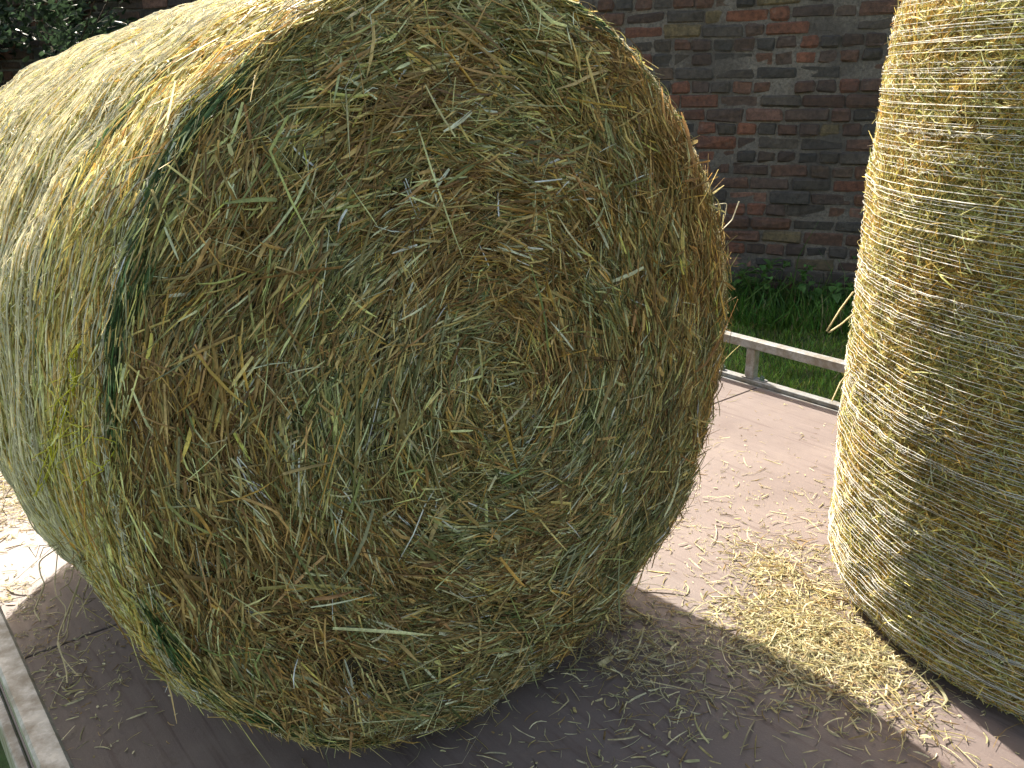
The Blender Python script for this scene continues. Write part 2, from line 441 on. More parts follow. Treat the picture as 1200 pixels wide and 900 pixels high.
def side_pt(th, s, off=0.0):
    th = np.asarray(th, float); s = np.asarray(s, float)
    w = np.clip(s / .5, 0, 1)
    R = Rt(th) * (1 - w) + .655 * w - .050 * np.exp(-((np.mod(th, 2 * pi) - 1.95) / .6) ** 2) * np.clip(s / WB, 0, 1) + (.014 - .012 * np.cos(th)) * np.sin(pi * np.clip(s / WB, 0, 1)) - .028 * np.clip(1 - s / .05, 0, 1) ** 2 - .04 * np.clip((s - WB + .08) / .08, 0, 1) ** 2
    d = np.cos(th)[..., None] * t_ + np.sin(th)[..., None] * (u_ * (1 - w)[..., None] + A([0, 0, 1.]) * w[..., None])
    X = C1 + d * R[..., None] - nh * s[..., None]
    bl = .007 * NB1(X) + .003 * np.sin(s * 150 + NB1(X) * 2)
    X = X + d * (bl + off)[..., None]
    X[..., 2] = np.maximum(X[..., 2], .004)
    return X
def side_n(th): return np.cos(th)[..., None] * t_ + np.sin(th)[..., None] * A([0, 0, 1.])
def side_T(th): return -np.sin(th)[..., None] * t_ + np.cos(th)[..., None] * A([0, 0, 1.])

bale1 = empty('round_hay_bale', (C1[0] - nh[0] * .65, C1[1] - nh[1] * .65, 0),
              'large round hay bale lying on its curved side, its spiral end facing us', 'hay bale', 'round hay bales on the trailer')
# core body: lathe of face + side + back
NT = 160; thg = np.linspace(0, 2 * pi, NT, endpoint=False)
rows = [face_pt(np.full(NT, r), thg, np.full(NT, -.014)) for r in (.02, .12, .25, .38, .5, .62, .74, .84, .9, .95, .985)]
rows += [side_pt(thg, np.full(NT, s), np.full(NT, -.012)) for s in np.linspace(.045, WB, 22)]
for k in (.9, .6, .3, .02):
    rows.append(C1 - nh * (WB + .01 * (1 - k)) + .615 * k * side_n(thg) + 0)
def lathe(rows, name):
    V = np.concatenate(rows); n = len(rows[0]); Q = []
    j = np.arange(n)
    for r in range(len(rows) - 1): Q.append(np.stack([r * n + j, r * n + (j + 1) % n, (r + 1) * n + (j + 1) % n, (r + 1) * n + j], 1))
    return quads_mesh(name, V, np.concatenate(Q))
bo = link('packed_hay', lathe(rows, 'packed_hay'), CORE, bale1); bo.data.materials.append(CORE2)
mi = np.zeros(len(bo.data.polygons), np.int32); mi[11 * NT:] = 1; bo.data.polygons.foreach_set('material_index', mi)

# end face: tufts of parallel stems wound round the centre
fb = Bag()
def gauss(x, m, w): return np.exp(-((x - m) / w) ** 2)
def face_bias(rho, th):
    """where the end of the bale is greener / browner: rings wound from different swaths"""
    d = np.degrees(th)
    g = 1.3 * gauss(d, -55, 35) * gauss(rho, .80, .22) + .8 * gauss(d, 125, 30) * gauss(rho, .75, .2) + .9 * gauss(d, 170, 14) * gauss(rho, .96, .06) - .9 * gauss(d, 20, 40) * gauss(rho, .92, .10)
    b = 2.3 * gauss(d, 22, 42) * gauss(rho, .90, .12) + 1.0 * gauss(d, -150, 40) * gauss(rho, .75, .25) + 1.5 * gauss(d, 30, 70) * gauss(rho, .20, .12) + 1.3 * gauss(d, -125, 25) * gauss(rho, .45, .10) + .9 * gauss(d, 178, 25) * gauss(rho, .8, .15) - .5 * gauss(d, -55, 35)
    return g, b
RN = Noise(210, .09); RN2 = Noise(211, .05)
def wound(rho, th): return np.stack([rho * .66 + .05 * th, .12 * np.cos(th), .12 * np.sin(th)], -1)
def face_tufts(nt, per, depth, tilt, Lm, Wm, dirn, seed, green=0, gold=0, rad_max=.985, spread=.010, contrast=1.1, tube=.35, rnd_=.12):
    rho = np.sqrt(rng.random(nt)) * rad_max; th = rng.uniform(-pi, pi, nt)
    X = face_pt(rho, th)
    flow = Noise(200, .30)(X) * .15 + Noise(201, .10)(X) * .20
    core_mix = np.clip(1 - rho / .22, 0, 1)
    ang = rng.normal(0, dirn, nt) * (1 + .8 * core_mix) + flow + .14
    rnd = rng.random(nt) < rnd_; ang = np.where(rnd, rng.uniform(-1.57, 1.57, nt), ang)
    dep = rng.uniform(*depth, nt) + .006 * Noise(205, .1)(X) + .006 * RN(wound(rho, th)) + .003 * Noise(206, .04)(X) - .010 * np.clip(np.sin(2 * pi * (rho * 9.5 + th / (2 * pi)) + .8 * Noise(207, .2)(X)), 0, 1) ** 3 * (1 - .6 * rho)
    rep = lambda v: np.repeat(v, per, axis=0)
    N = nt * per
    er = np.cos(th)[:, None] * t_ + np.sin(th)[:, None] * u_; et = -np.sin(th)[:, None] * t_ + np.cos(th)[:, None] * u_
    a2 = rep(ang) + rng.normal(0, .13, N)
    d = rep(et) * np.cos(a2)[:, None] + rep(er) * np.sin(a2)[:, None]
    d = d + n_ * rng.normal(0, tilt, N)[:, None]
    jit = rng.normal(0, spread, (N, 2))
    L = rng.lognormal(math.log(Lm), .45, N); W = rng.lognormal(math.log(Wm), .35, N)
    P = rep(X + n_ * dep[:, None]) + rep(et) * (jit[:, :1] * 2.2) + rep(er) * jit[:, 1:] + n_ * rng.normal(0, .0022, N)[:, None]
    ok = np.ones(N, bool)                            # keep both ends inside the rim
    for sg in (-.5, .5):
        q = P + d * (sg * L)[:, None] - C1; ok &= np.hypot(q @ t_, q @ u_) / Rt(np.arctan2(q @ u_, q @ t_)) < 1.005
    g, b = face_bias(rho, th); w_ = wound(rho, th)
    g = g * .8 + contrast * .6 * RN(w_); b = b + contrast * .7 * RN2(w_)
    Xc = rep(X)
    tc = hay_col(X, seed, ban=g, bag_=b, green=green, gold=gold, contrast=contrast * .6)
    c2 = hay_col(Xc, seed, ban=rep(g), bag_=rep(b), green=green, gold=gold, contrast=contrast * .6)
    c = np.where(rng.random((N, 1)) < .6, rep(tc) * rng.lognormal(0, .18, (N, 1)), c2)
    c = np.minimum(c * 1.30 * rng.lognormal(0, .34, (N, 1)), .8)
    strands(fb, P[ok], d[ok], np.tile(n_, (ok.sum(), 1)), L[ok], W[ok], c[ok], .07, .17, 3, tube, lift=.3)
face_tufts(8600, 8, (-.016, -.002), .06, .050, .0025, .19, 0, gold=.0, rnd_=.07)
face_tufts(4300, 6, (-.004, .006), .13, .046, .0026, .28, 0, gold=.05, contrast=1.4)
face_tufts(5200, 1, (.000, .010), .20, .050, .0027, .75, 0, green=-.1, contrast=.8)
face_tufts(1500, 1, (.003, .011), .10, .085, .0036, .6, 0, green=-.3, contrast=.5, tube=.5)
face_tufts(170, 1, (.003, .010), .10, .060, .0055, .7, 0, green=-.4, gold=.4, contrast=.5, tube=.1)
# rim: stems bent round the shoulder
N = 15000; th = rng.uniform(-pi, pi, N); rho = rng.uniform(.90, .992, N); X = face_pt(rho, th, rng.uniform(-.006, .006, N))
et = -np.sin(th)[:, None] * t_ + np.cos(th)[:, None] * u_; er = np.cos(th)[:, None] * t_ + np.sin(th)[:, None] * u_
ang = rng.normal(0, .20, N); d = et * np.cos(ang)[:, None] + er * np.sin(ang)[:, None]
nr = unit(er * .8 + n_); g, b = face_bias(rho, th)
strands(fb, X, d, nr, rng.lognormal(math.log(.050), .4, N), rng.lognormal(math.log(.0022), .3, N), hay_col(X, 0, ban=g, bag_=b) * 1.35, .05, .08, 3, .4)
tag(link('end_stems', fb.mesh('end_stems'), HAY, bale1), kind='stuff')

# round side of this bale
sb = Bag()
def side_strands(N, s0, s1, Lm, Wm, dirn, depth, seed, th0=-pi, th1=pi, **kw):
    th = rng.uniform(th0, th1, N); s = rng.uniform(s0, s1, N)
    X = side_pt(th, s, rng.uniform(*depth, N)); T = side_T(th); Nn = side_n(th)
    a = rng.normal(0, dirn, N) + .25 * Noise(222, .1)(X)
    d = T * np.cos(a)[:, None] + nh * np.sin(a)[:, None] + Nn * rng.normal(0, .10, N)[:, None]
    strands(sb, X, d, Nn, rng.lognormal(math.log(Lm), .4, N), rng.lognormal(math.log(Wm), .3, N), np.minimum(hay_col(X, seed, **kw) * A([1.58, 1.54, 1.25]), .84), .12, .15, 3, .4)
PALE = (.22, .02, .05, .04, .14, .42, .01, .02, .01, .26)
side_strands(34000, .02, WB - .02, .030, .0023, .60, (-.010, .001), 5, 1.2, pi, n0=PALE, contrast=.5)
side_strands(20000, .02, WB - .02, .030, .0023, .60, (-.010, .001), 5, pi, 4.2, n0=PALE, contrast=.5)
side_strands(9000, .02, WB - .02, .050, .0034, .6, (-.010, .001), 5, -2.1, 1.2, n0=PALE, contrast=.5)
side_strands(9000, .0, .24, .060, .0024, .30, (-.004, .005), 6, 1.2, 4.3, n0=(.40, .06, .06, .03, .06, .32, .02, .04, .01, .20), gold=.0, contrast=.6)
side_strands(4500, .02, WB, .030, .0020, .9, (.000, .007), 7, 1.0, 4.3, n0=PALE, contrast=.4)
# fringe sticking out along the shoulder
N = 2600; th = rng.uniform(-pi, pi, N); s = rng.uniform(.0, .05, N); X = side_pt(th, s, np.zeros(N)); Nn = side_n(th); T = side_T(th)
d = T * rng.choice([-1, 1], N)[:, None] + Nn * rng.uniform(.05, .7, N)[:, None] + nh * rng.normal(0, .3, N)[:, None]
strands(sb, X, d, Nn, rng.lognormal(math.log(.026), .4, N), .0019, hay_col(X, 5, green=.9), .2, .2, 3, .4)
N = 700; th = rng.uniform(-pi, pi, N); s = rng.uniform(-.02, .10, N); X = side_pt(th, np.maximum(s, 0), rng.uniform(0, .006, N)); Nn = side_n(th); T = side_T(th)
d = T * rng.choice([-1, 1], N)[:, None] + Nn * rng.uniform(.0, .35, N)[:, None] + nh * rng.normal(0, .45, N)[:, None]
strands(sb, X, d, Nn, rng.lognormal(math.log(.060), .4, N), .0024, hay_col(X, 5, green=.2), .2, .3, 4, .4)
tag(link('side_stems', sb.mesh('side_stems'), HAY, bale1), kind='stuff')
# dark green bands of stems under the net
gb = Bag()
for (sm, sg, N, L0) in ((.012, .006, 2600, .04), (.235, .005, 800, .06)):
    th = rng.uniform(1.0, 4.5, N); s = np.abs(rng.normal(sm, sg, N)); kp = np.sin(th * 5 + 1) + np.sin(th * 11.3) + rng.normal(0, .5, N) > .1; th = th[kp]; s = s[kp]; N = len(th); X = side_pt(th, s, rng.uniform(.001, .007, N))
    a = rng.normal(0, .12, N); d = side_T(th) * np.cos(a)[:, None] + nh * np.sin(a)[:, None]
    strands(gb, X, d, side_n(th), rng.lognormal(math.log(L0), .3, N), .0026, A([.085, .13, .05]) * rng.lognormal(0, .4, (N, 1)) * (1 + rng.normal(0, .1, (N, 3))), .06, .05, 3, .4)
gbo = link('green_edge_band', gb.mesh('green_edge_band'), HAY, bale1)

# net wrap
def net(name, parent, fn, s_vals, wob, rip=1.0, links=None, M_=300, rad=.0011, zig=(.010, .05), th0=0, th1=2 * pi, seed=50, colr=(.74, .75, .70)):
    b = Bag(); r = np.random.default_rng(seed)
    th = np.linspace(th0, th1, M_, endpoint=False)
    n1_ = len(s_vals); S = np.tile(A(s_vals)[:, None], (1, M_))
    ph = r.uniform(0, 6.28, (n1_, 6)); kf = A([1, 2, 3, 5, 9, 17])
    amp = A([1, .8, .6, .4, .2, .12]) * wob
    for i, k in enumerate(kf): S = S + amp[i] * r.uniform(.4, 1.2, (n1_, 1)) * np.sin(k * th[None] + ph[:, i:i + 1])
    off = .004 + rip * (.0022 * np.sin(th[None] * 21 + ph[:, :1]) + .0016 * np.sin(th[None] * 53 + ph[:, 1:2])) + r.uniform(0, .004, (n1_, 1))
    P = fn(np.tile(th, (n1_, 1)), S, off)
    w = rad * r.lognormal(0, .28, (n1_, 1)) * np.ones((1, M_))
    tubes(b, P, w, A(colr) * r.uniform(.8, 1.15, (n1_, 1)), closed=True)
    # zig-zag cross threads, crumpled in places
    o = np.argsort(s_vals); sv = A(s_vals)[o]
    m = links or n1_
    M2 = 900; t2 = np.linspace(th0, th1, M2, endpoint=False); pick = r.integers(0, n1_ - 1, m)
    base = S[o][pick]; base2 = np.stack([np.interp(t2, th, bb_, period=2 * pi) for bb_ in base])
    lam = r.uniform(.7, 1.3, (m, 1)) * zig[1] / .65; tri = 2 * np.abs(((t2[None] / lam + r.random((m, 1))) % 1) - .5) * 2 - 1
    crumple = .55 + .45 * np.sin(t2[None] * 3 + ph[pick, 2:3]) * np.sin(t2[None] * 7 + ph[pick, 3:4])
    S2 = base2 + tri * zig[0] * crumple + .003 * r.normal(size=(m, M2)) * crumple
    P2 = fn(np.tile(t2, (m, 1)), S2, .005 + .003 * np.sin(t2[None] * 40 + ph[pick, 4:5]) + .001 * r.normal(size=(m, M2)))
    tubes(b, P2, rad * .62, A(colr) * 1.05, closed=True)
    return link(name, b.mesh(name), NET, parent)
sv = [.022, .026, .029, .033, .036, .062, .066, .069] + list(np.cumsum(rng.uniform(.010, .026, 9)) + .075); sv += list(np.cumsum(rng.choice([.004, .009, .014], 220, p=[.3, .4, .3]) * rng.uniform(.8, 1.2, 220)) + sv[-1]); sv = [s for s in sv if s < WB - .01]
net('net_wrap', bale1, side_pt, sv, .0028, rip=.5, links=60, zig=(.009, .045), rad=.00105, seed=51, colr=(.94, .89, .72))

# ------------------------------------------------------------------ BALE standing on its flat end
C2 = A([1.3379, 1.6971, 0]); R2 = .586; H2 = 1.30
NC1 = Noise(41, .25); NC2 = Noise(42, .07)
def b2_pt(th, z, off=0.0):
    th = np.asarray(th, float); z = np.asarray(z, float)
    e = np.cos(th)[..., None] * A([1., 0, 0]) + np.sin(th)[..., None] * A([0, 1., 0])
    R = R2 + .006 * np.sin(pi * np.clip(z / H2, 0, 1)) - .035 * np.clip(1 - z / .07, 0, 1) ** 2 - .04 * np.clip((z - H2 + .07) / .07, 0, 1) ** 2
    X = C2 + e * R[..., None] + A([0, 0, 1.]) * z[..., None]
    return X + e * (.004 * NC1(X) + .002 * NC2(X) + off)[..., None]
bale2 = empty('round_hay_bale', tuple(C2), 'round hay bale standing upright on its flat end at the right, wrapped in white net', 'hay bale', 'round hay bales on the trailer')
top_n = Noise(44, .2)
rows = [C2 + A([0, 0, .001]) + .02 * np.stack([np.cos(thg), -np.sin(thg), 0 * thg], 1) * A([1, -1, 1])]
rows += [b2_pt(thg, np.full(NT, z), np.full(NT, -.012)) for z in np.linspace(.002, H2, 24)]
for k in (.9, .7, .5, .25, .02): rows.append(C2 + A([0, 0, H2 + .02 * (1 - k)]) + (R2 - .05) * k * np.stack([np.cos(thg), np.sin(thg), 0 * thg], 1))
link('packed_hay', lathe(rows, 'packed_hay'), CORE2, bale2)
sb = Bag()
GOLD = (.28, .12, .10, .05, .08, .24, .05, .12, .01, .18)
def b2_strands(N, Lm, Wm, dirn, depth, th0, th1, n0=GOLD, **kw):
    th = rng.uniform(th0, th1, N); z = rng.uniform(.0, H2, N); X = b2_pt(th, z, rng.uniform(*depth, N))
    e = np.stack([np.cos(th), np.sin(th), 0 * th], 1); T = np.stack([-np.sin(th), np.cos(th), 0 * th], 1)
    a = rng.normal(0, dirn, N); d = T * np.cos(a)[:, None] + A([0, 0, 1.]) * np.sin(a)[:, None] + e * rng.normal(0, .14, N)[:, None]
    keep = np.abs(z) > .004
    strands(sb, X, d, e, rng.lognormal(math.log(Lm), .45, N), rng.lognormal(math.log(Wm), .3, N), np.minimum(hay_col(X, 9, n0=n0, **kw) * A([1.55, 1.55, 1.12]), .82), .16, .2, 3, .4)
V0, V1 = radians(150), radians(330)
b2_strands(70000, .034, .0023, .65, (-.011, .000), V0, V1, contrast=.8)
b2_strands(22000, .026, .0018, .95, (-.002, .006), V0, V1, contrast=.7, green=-.2)
b2_strands(10000, .050, .0032, .7, (-.010, .002), V1 - 2 * pi, V0, contrast=.8)
# top end
N = 12000; rr = np.sqrt(rng.random(N)) * (R2 - .02); th = rng.uniform(-pi, pi, N)
X = C2 + np.stack([rr * np.cos(th), rr * np.sin(th), H2 + rng.uniform(-.005, .02, N) - .03 * (rr / R2) ** 6], 1)
a = th + pi / 2 + rng.normal(0, .6, N)
strands(sb, X, np.stack([np.cos(a), np.sin(a), rng.normal(0, .1, N)], 1), np.tile(A([0, 0, 1.]), (N, 1)), rng.lognormal(math.log(.06), .4, N), .0032, hay_col(X, 9, n0=GOLD), .1, .15, 3, .4)
# fuzz along the outline
N = 7000; th = rng.uniform(radians(140), radians(260), N); z = rng.uniform(0.01, H2, N); X = b2_pt(th, z, np.full(N, .002))
e = np.stack([np.cos(th), np.sin(th), 0 * th], 1); T = np.stack([-np.sin(th), np.cos(th), 0 * th], 1)
d = T * rng.normal(0, 1, N)[:, None] + e * rng.uniform(.1, .8, N)[:, None] + A([0, 0, 1.]) * rng.normal(0, .8, N)[:, None]
strands(sb, X, d, e, rng.lognormal(math.log(.016), .4, N), .0014, hay_col(X, 9, n0=GOLD), .3, .3, 3, .5)
tag(link('side_stems', sb.mesh('side_stems'), HAY, bale2), kind='stuff')
sv = list(np.cumsum(rng.choice([.003, .008, .011, .014], 190, p=[.22, .33, .3, .15]) * rng.uniform(.85, 1.15, 190)) + .006); sv = [s for s in sv if s < H2 - .005]
net('net_wrap', bale2, b2_pt, sv, .0017, rip=.3, links=40, zig=(.006, .05), rad=.00068, seed=61, colr=(.84, .83, .77))
# a bent stem and loose ends caught under the net
lb = Bag()
def px_line(pts, depth): return A([EYE + ray(px, py) * dd for (px, py), dd in zip(pts, depth)])
def smooth_line(P, n=24):
    t = np.linspace(0, 1, len(P)); tt = np.linspace(0, 1, n)
    return np.stack([np.interp(tt, t, P[:, i]) for i in range(3)], 1)
p = px_line([(1000, 342), (985, 362), (969, 388), (971, 390), (986, 380), (1000, 368)], [1.68, 1.66, 1.62, 1.62, 1.65, 1.68])
tubes(lb, p[None], .0021, A([.62, .5, .26])); link('bent_stem', lb.mesh('bent_stem'), HAY, bale2); lb = Bag()
p = px_line([(998, 432), (985, 448), (975, 470)], [1.68, 1.64, 1.62]); tubes(lb, p[None], .0017, A([.62, .5, .26]))
link('bent_stem', lb.mesh('bent_stem'), HAY, bale2)

# loose strings and long stems on the lying bale
thS, sS = np.meshgrid(np.linspace(1.5, 4.4, 240), np.linspace(0, WB, 160), indexing='ij')
gp = side_pt(thS, sS, np.full(thS.shape, .012)).reshape(-1, 3); gpp = proj(gp)
vis = ((EYE - gp) * side_n(thS.ravel())).sum(1) > 0
def side_hit(px, py):
    dd = np.hypot(gpp[:, 0] - px, gpp[:, 1] - py) + (~vis) * 1e5
    return gp[np.argmin(dd)]
tw = Bag(); Y = A([.66, .62, .05])
def poly_hit(pts, n=40, jit=.0):
    P = A([side_hit(*q) for q in pts]); P = smooth_line(P, n)
    for _ in range(3): P[1:-1] = (P[:-2] + P[1:-1] * 2 + P[2:]) / 4
    return P + rng.normal(0, jit, P.shape)
for k in range(5):
    base = [(95, 400), (84, 425), (88, 450), (76, 478), (68, 510), (56, 545), (44, 580)]
    tubes(tw, poly_hit([(x + rng.normal(0, 4), y + rng.normal(0, 4)) for x, y in base], jit=.0007)[None], .0010, Y)
for k in range(12):
    x, y = rng.uniform(60, 110), rng.uniform(380, 540); tubes(tw, poly_hit([(x, y), (x + rng.normal(0, 14), y + 12), (x + rng.normal(0, 18), y + 26), (x + rng.normal(0, 12), y + 40)], 24, .0006)[None], .0008, Y)
link('yellow_twine', tw.mesh('yellow_twine'), NET, bale1)
hs = Bag(); Sw = A([.52, .44, .26])
_tf = np.linspace(-pi, pi, 241); fgr = face_pt(np.full(241, .985), _tf, np.full(241, .006))
hitp = np.concatenate([gp[vis], fgr]); hitq = proj(hitp)
def free(pts, dd, rad=.0013, col=Sw):
    """a loose string that starts on the bale's surface and hangs dd metres towards us, lying on the deck where it reaches it"""
    a = hitp[np.argmin(np.hypot(hitq[:, 0] - pts[0][0], hitq[:, 1] - pts[0][1]))]; d0 = (a - EYE) @ _f
    P = px_line(pts, np.linspace(d0, d0 - dd, len(pts)))
    P = A([x if x[2] > .003 else at(px, py, .003) for x, (px, py) in zip(P, pts)]); P[0] = a; P = smooth_line(P, 30)
    for _ in range(2): P[1:-1] = (P[:-2] + P[1:-1] * 2 + P[2:]) / 4
    one = Bag(); tubes(one, P[None], rad, col); link('loose_string', one.mesh('loose_string'), HAY, bale1)
free([(62, 652), (45, 657), (48, 675), (53, 684), (42, 710), (40, 716), (47, 727)], .10)
free([(82, 690), (80, 715), (68, 745), (70, 760), (78, 785), (79, 800)], .10)
free([(84, 692), (82, 718), (78, 742), (66, 752), (74, 772), (90, 790)], .10, .001)
free([(60, 660), (64, 685), (66, 698), (78, 712), (74, 740)], .10, .001)
free([(26, 128), (10, 133), (8, 145), (12, 155), (20, 160)], .02, .001, A([.6, .6, .4]))
free([(840, 232), (852, 238), (850, 252), (846, 262)], .0, .0009, A([.6, .55, .4]))
free([(849, 268), (858, 258), (866, 236)], .0, .0014, A([.6, .55, .4]))
for k in range(9):
    x = rng.uniform(0, 110); y = 560 + x * 1.0 + rng.uniform(-10, 60)
    X0 = side_hit(x + 10, y); P = X0 + np.cumsum(np.concatenate([[[0, 0, 0]], rng.normal(0, .009, (9, 3)) + A([-.002, -.002, -.006])]), 0); P[:, 2] = np.maximum(P[:, 2], .003)
    tubes(hs, P[None], .0009, Sw * rng.uniform(.7, 1.2))
tag(link('hanging_threads', hs.mesh('hanging_threads'), HAY, bale1), kind='stuff')

# ------------------------------------------------------------------ TRAILER
tr = empty('flatbed_trailer', tuple(tp(-2, 1.42, -.5)), 'low flatbed trailer with a faded red-brown plywood deck and galvanised side rails', 'trailer')
def part(name, bag, m, parent=tr): return link(name, hard(bag, name), m, parent)
AC0, AC1 = .10, 2.715
xs = [-6.846, -4.346, -1.846, .654, 1.6]
for a0, a1 in zip(xs[:-1], xs[1:]):
    b = Bag(); box(b, tp((a0 + a1) / 2, (AC0 + AC1) / 2, -.011), DR * ((a1 - a0) / 2 - .0025), NN * ((AC1 - AC0) / 2), A([0, 0, .011]), bev=.002)
    part('deck_panel', b, DECK)
b = Bag()
for ac in (.35, 1.4, 2.45): box(b, tp(-2.6, ac, -.09), DR * 4.2, NN * .03, A([0, 0, .065]), bev=.004)
for k in range(9): box(b, tp(-6.4 + k * .95, 1.4, -.055), DR * .025, NN * 1.28, A([0, 0, .028]))
part('chassis_frame', b, STEEL)
for ac, sgn in ((AC0 - .012, -1), (AC1 + .02, 1)):
    b = Bag(); box(b, tp(-2.62, ac, -.075 if sgn > 0 else -.07), DR * 4.23, NN * (.018 if sgn > 0 else .010), A([0, 0, .073 if sgn > 0 else .066]), bev=.003)
    part('edge_frame', b, ZINC)
# far rail
b = Bag(); box(b, tp(-2.62, 2.747, .008), DR * 4.2, NN * .017, A([0, 0, .0095]), bev=.003); part('floor_rail', b, ZINC)
b = Bag(); box(b, tp(-2.62, 2.748, .158), DR * 4.2, NN * .019, A([0, 0, .0185]), bev=.004); part('top_rail', b, ZINC)
post0 = at(881, 447) @ DR
for k in range(-5, 4):
    al = post0 + k * 1.02
    if al > 1.5: continue
    b = Bag(); box(b, tp(al, 2.7485, .0785), DR * .020, NN * .017, A([0, 0, .0605]), bev=.003); po = part('rail_post', b, ZINC)
    for zz in (.1385, .0225):
        b = Bag(); tubes(b, A([[tp(al - .019 + q * .0038, 2.7312 + .0006 * (q % 2), zz + .0007 * ((q * 7) % 3)) for q in range(11)]]), np.tile([.0030, .0021], 6)[None, :11], A([1., 1, 1]))
        part('weld_bead', b, ZINC)
    b = Bag(); box(b, tp(al + .018, 2.748, .0195), DR * .050, NN * .016, A([0, 0, .0018])); part('base_plate', b, ZINC)
    for da in (-.135, .052):
        b = Bag(); prism(b, tp(al + da, 2.747, .0265), DR * .0105, NN * .0105, A([0, 0, .005]), 6); prism(b, tp(al + da, 2.747, .035), DR * .006, NN * .006, A([0, 0, .0035]), 10, r2=.8)
        part('bolt', b, BOLT)
# near rail
b = Bag(); box(b, tp(-2.62, .112, .158), DR * 4.2, NN * .0215, A([0, 0, .019]), bev=.005); part('top_rail', b, ZINC)
for k in range(-5, 3):
    b = Bag(); box(b, tp(-2.35 + k * 1.02, .112, .069), DR * .020, NN * .017, A([0, 0, .0698]), bev=.003); part('rail_post', b, ZINC)
for al in (-3.9, -2.9):
    for ac in (.42, 2.38):
        ctr = tp(al, ac, -.34); wz = float(gz(tp(al, ac)))
        rad = .19; ctr[2] = wz + rad + .02
        w = Bag(); prism(w, ctr, DR * rad, A([0, 0, rad]), NN * .07, 28); prism(w, ctr, DR * rad * 1.04, A([0, 0, rad * 1.04]), NN * .045, 28)
        wo = link('wheel', hard(w, 'wheel'), RUBBER, tr)
        w = Bag(); prism(w, ctr, DR * rad * .55, A([0, 0, rad * .55]), NN * .075, 20, r2=.9)
        ro = link('rim', hard(w, 'rim'), ZINC, None); ro.parent = wo

# ------------------------------------------------------------------ loose hay on the deck
ST = A([[.66, .60, .38], [.58, .50, .28], [.72, .66, .42], [.50, .42, .18], [.50, .47, .24], [.36, .25, .11]])
def litter(name, label, clumps, seed):
    r = np.random.default_rng(seed); b = Bag()
    for (px, py, sa, sc, n, hmax, Lm) in clumps:
        c = at(px, py); p = c + DR * r.normal(0, sa, n)[:, None] + NN * r.normal(0, sc, n)[:, None]
        rr_ = (((p - c) @ DR / sa) ** 2 + ((p - c) @ NN / sc) ** 2)
        p[:, 2] = .0022 + r.random(n) * hmax * np.exp(-rr_ * .5)
        ac = p @ NN; ok = (ac > .13) & (ac < 2.70) & (np.hypot(p[:, 0] - C2[0], p[:, 1] - C2[1]) > .575); p = p[ok]; n = len(p)
        a = r.uniform(0, 2 * pi, n); d = np.stack([np.cos(a), np.sin(a), r.normal(0, .10, n) * min(1, hmax * 60)], 1); Lm_ = Lm * np.where(r.random(n) < .04, 2.6, np.where(r.random(n) < .35, .4, 1.0))
        strands(b, p, d, np.tile(A([0, 0, 1.]), (n, 1)), Lm_ * r.lognormal(0, .4, n), r.lognormal(math.log(.0024), .4, n), ST[r.integers(0, 6, n)] * r.lognormal(0, .15, (n, 1)), .16, .3, 4, .5, rs=r)
    V = np.concatenate(b.V); V[:, 2] = np.maximum(V[:, 2], .0008); b.V = [V]; b.Q = [np.concatenate(b.Q)]; b.C = [np.concatenate(b.C)]
    o = link(name, b.mesh(name), HAY); return tag(o, label, 'loose hay', kind='stuff')
litter('loose_hay', 'thick drift of pale loose hay in the sun on the deck beside the upright bale',
       [(960, 745, .085, .08, 1500, .024, .030), (900, 722, .07, .045, 420, .010, .034), (1010, 775, .08, .055, 900, .022, .030), (905, 770, .08, .05, 500, .010, .030), (985, 700, .05, .04, 160, .006, .035), (1040, 840, .08, .06, 200, .016, .032), (960, 800, .08, .06, 200, .016, .032)], 71)
litter('loose_hay', 'thin patch of pale hay stems on the deck between the two bales, behind the thick drift',
       [(905, 665, .07, .045, 300, .008, .035), (935, 655, .07, .07, 160, .005, .04), (925, 690, .05, .05, 120, .006, .06)], 72)
litter('loose_hay', 'hay stems lying in the shadow in front of the lying bale',
       [(800, 735, .12, .09, 260, .005, .030), (750, 775, .08, .07, 420, .014, .030), (850, 800, .14, .10, 200, .006, .03), (740, 840, .2, .1, 260, .008, .03), (560, 850, .2, .12, 250, .006, .03), (720, 722, .05, .04, 160, .008, .03)], 73)
litter('loose_hay', 'bright loose hay on the deck behind the left side of the lying bale',
       [(-10, 560, .22, .12, 1100, .010, .04), (20, 600, .10, .10, 320, .006, .04)], 74)
litter('loose_hay', 'small dark crumbs and stems of hay on the shaded deck beside the near rail',
       [(70, 760, .2, .12, 420, .0015, .007), (40, 740, .16, .035, 130, .003, .022), (80, 770, .12, .06, 90, .003, .02), (15, 690, .04, .03, 60, .004, .014), (32, 715, .03, .02, 40, .004, .012), (120, 800, .1, .08, 120, .004, .02)], 75)
litter('loose_hay', 'sparse scattered hay stems over the sunlit deck towards the far rail',
       [(850, 640, .5, .35, 900, .0015, .007), (860, 600, .4, .3, 500, .0015, .010), (880, 560, .30, .22, 150, .002, .026), (900, 620, .16, .18, 170, .003, .03), (830, 640, .12, .08, 120, .003, .03), (910, 500, .5, .3, 120, .002, .022)], 76)

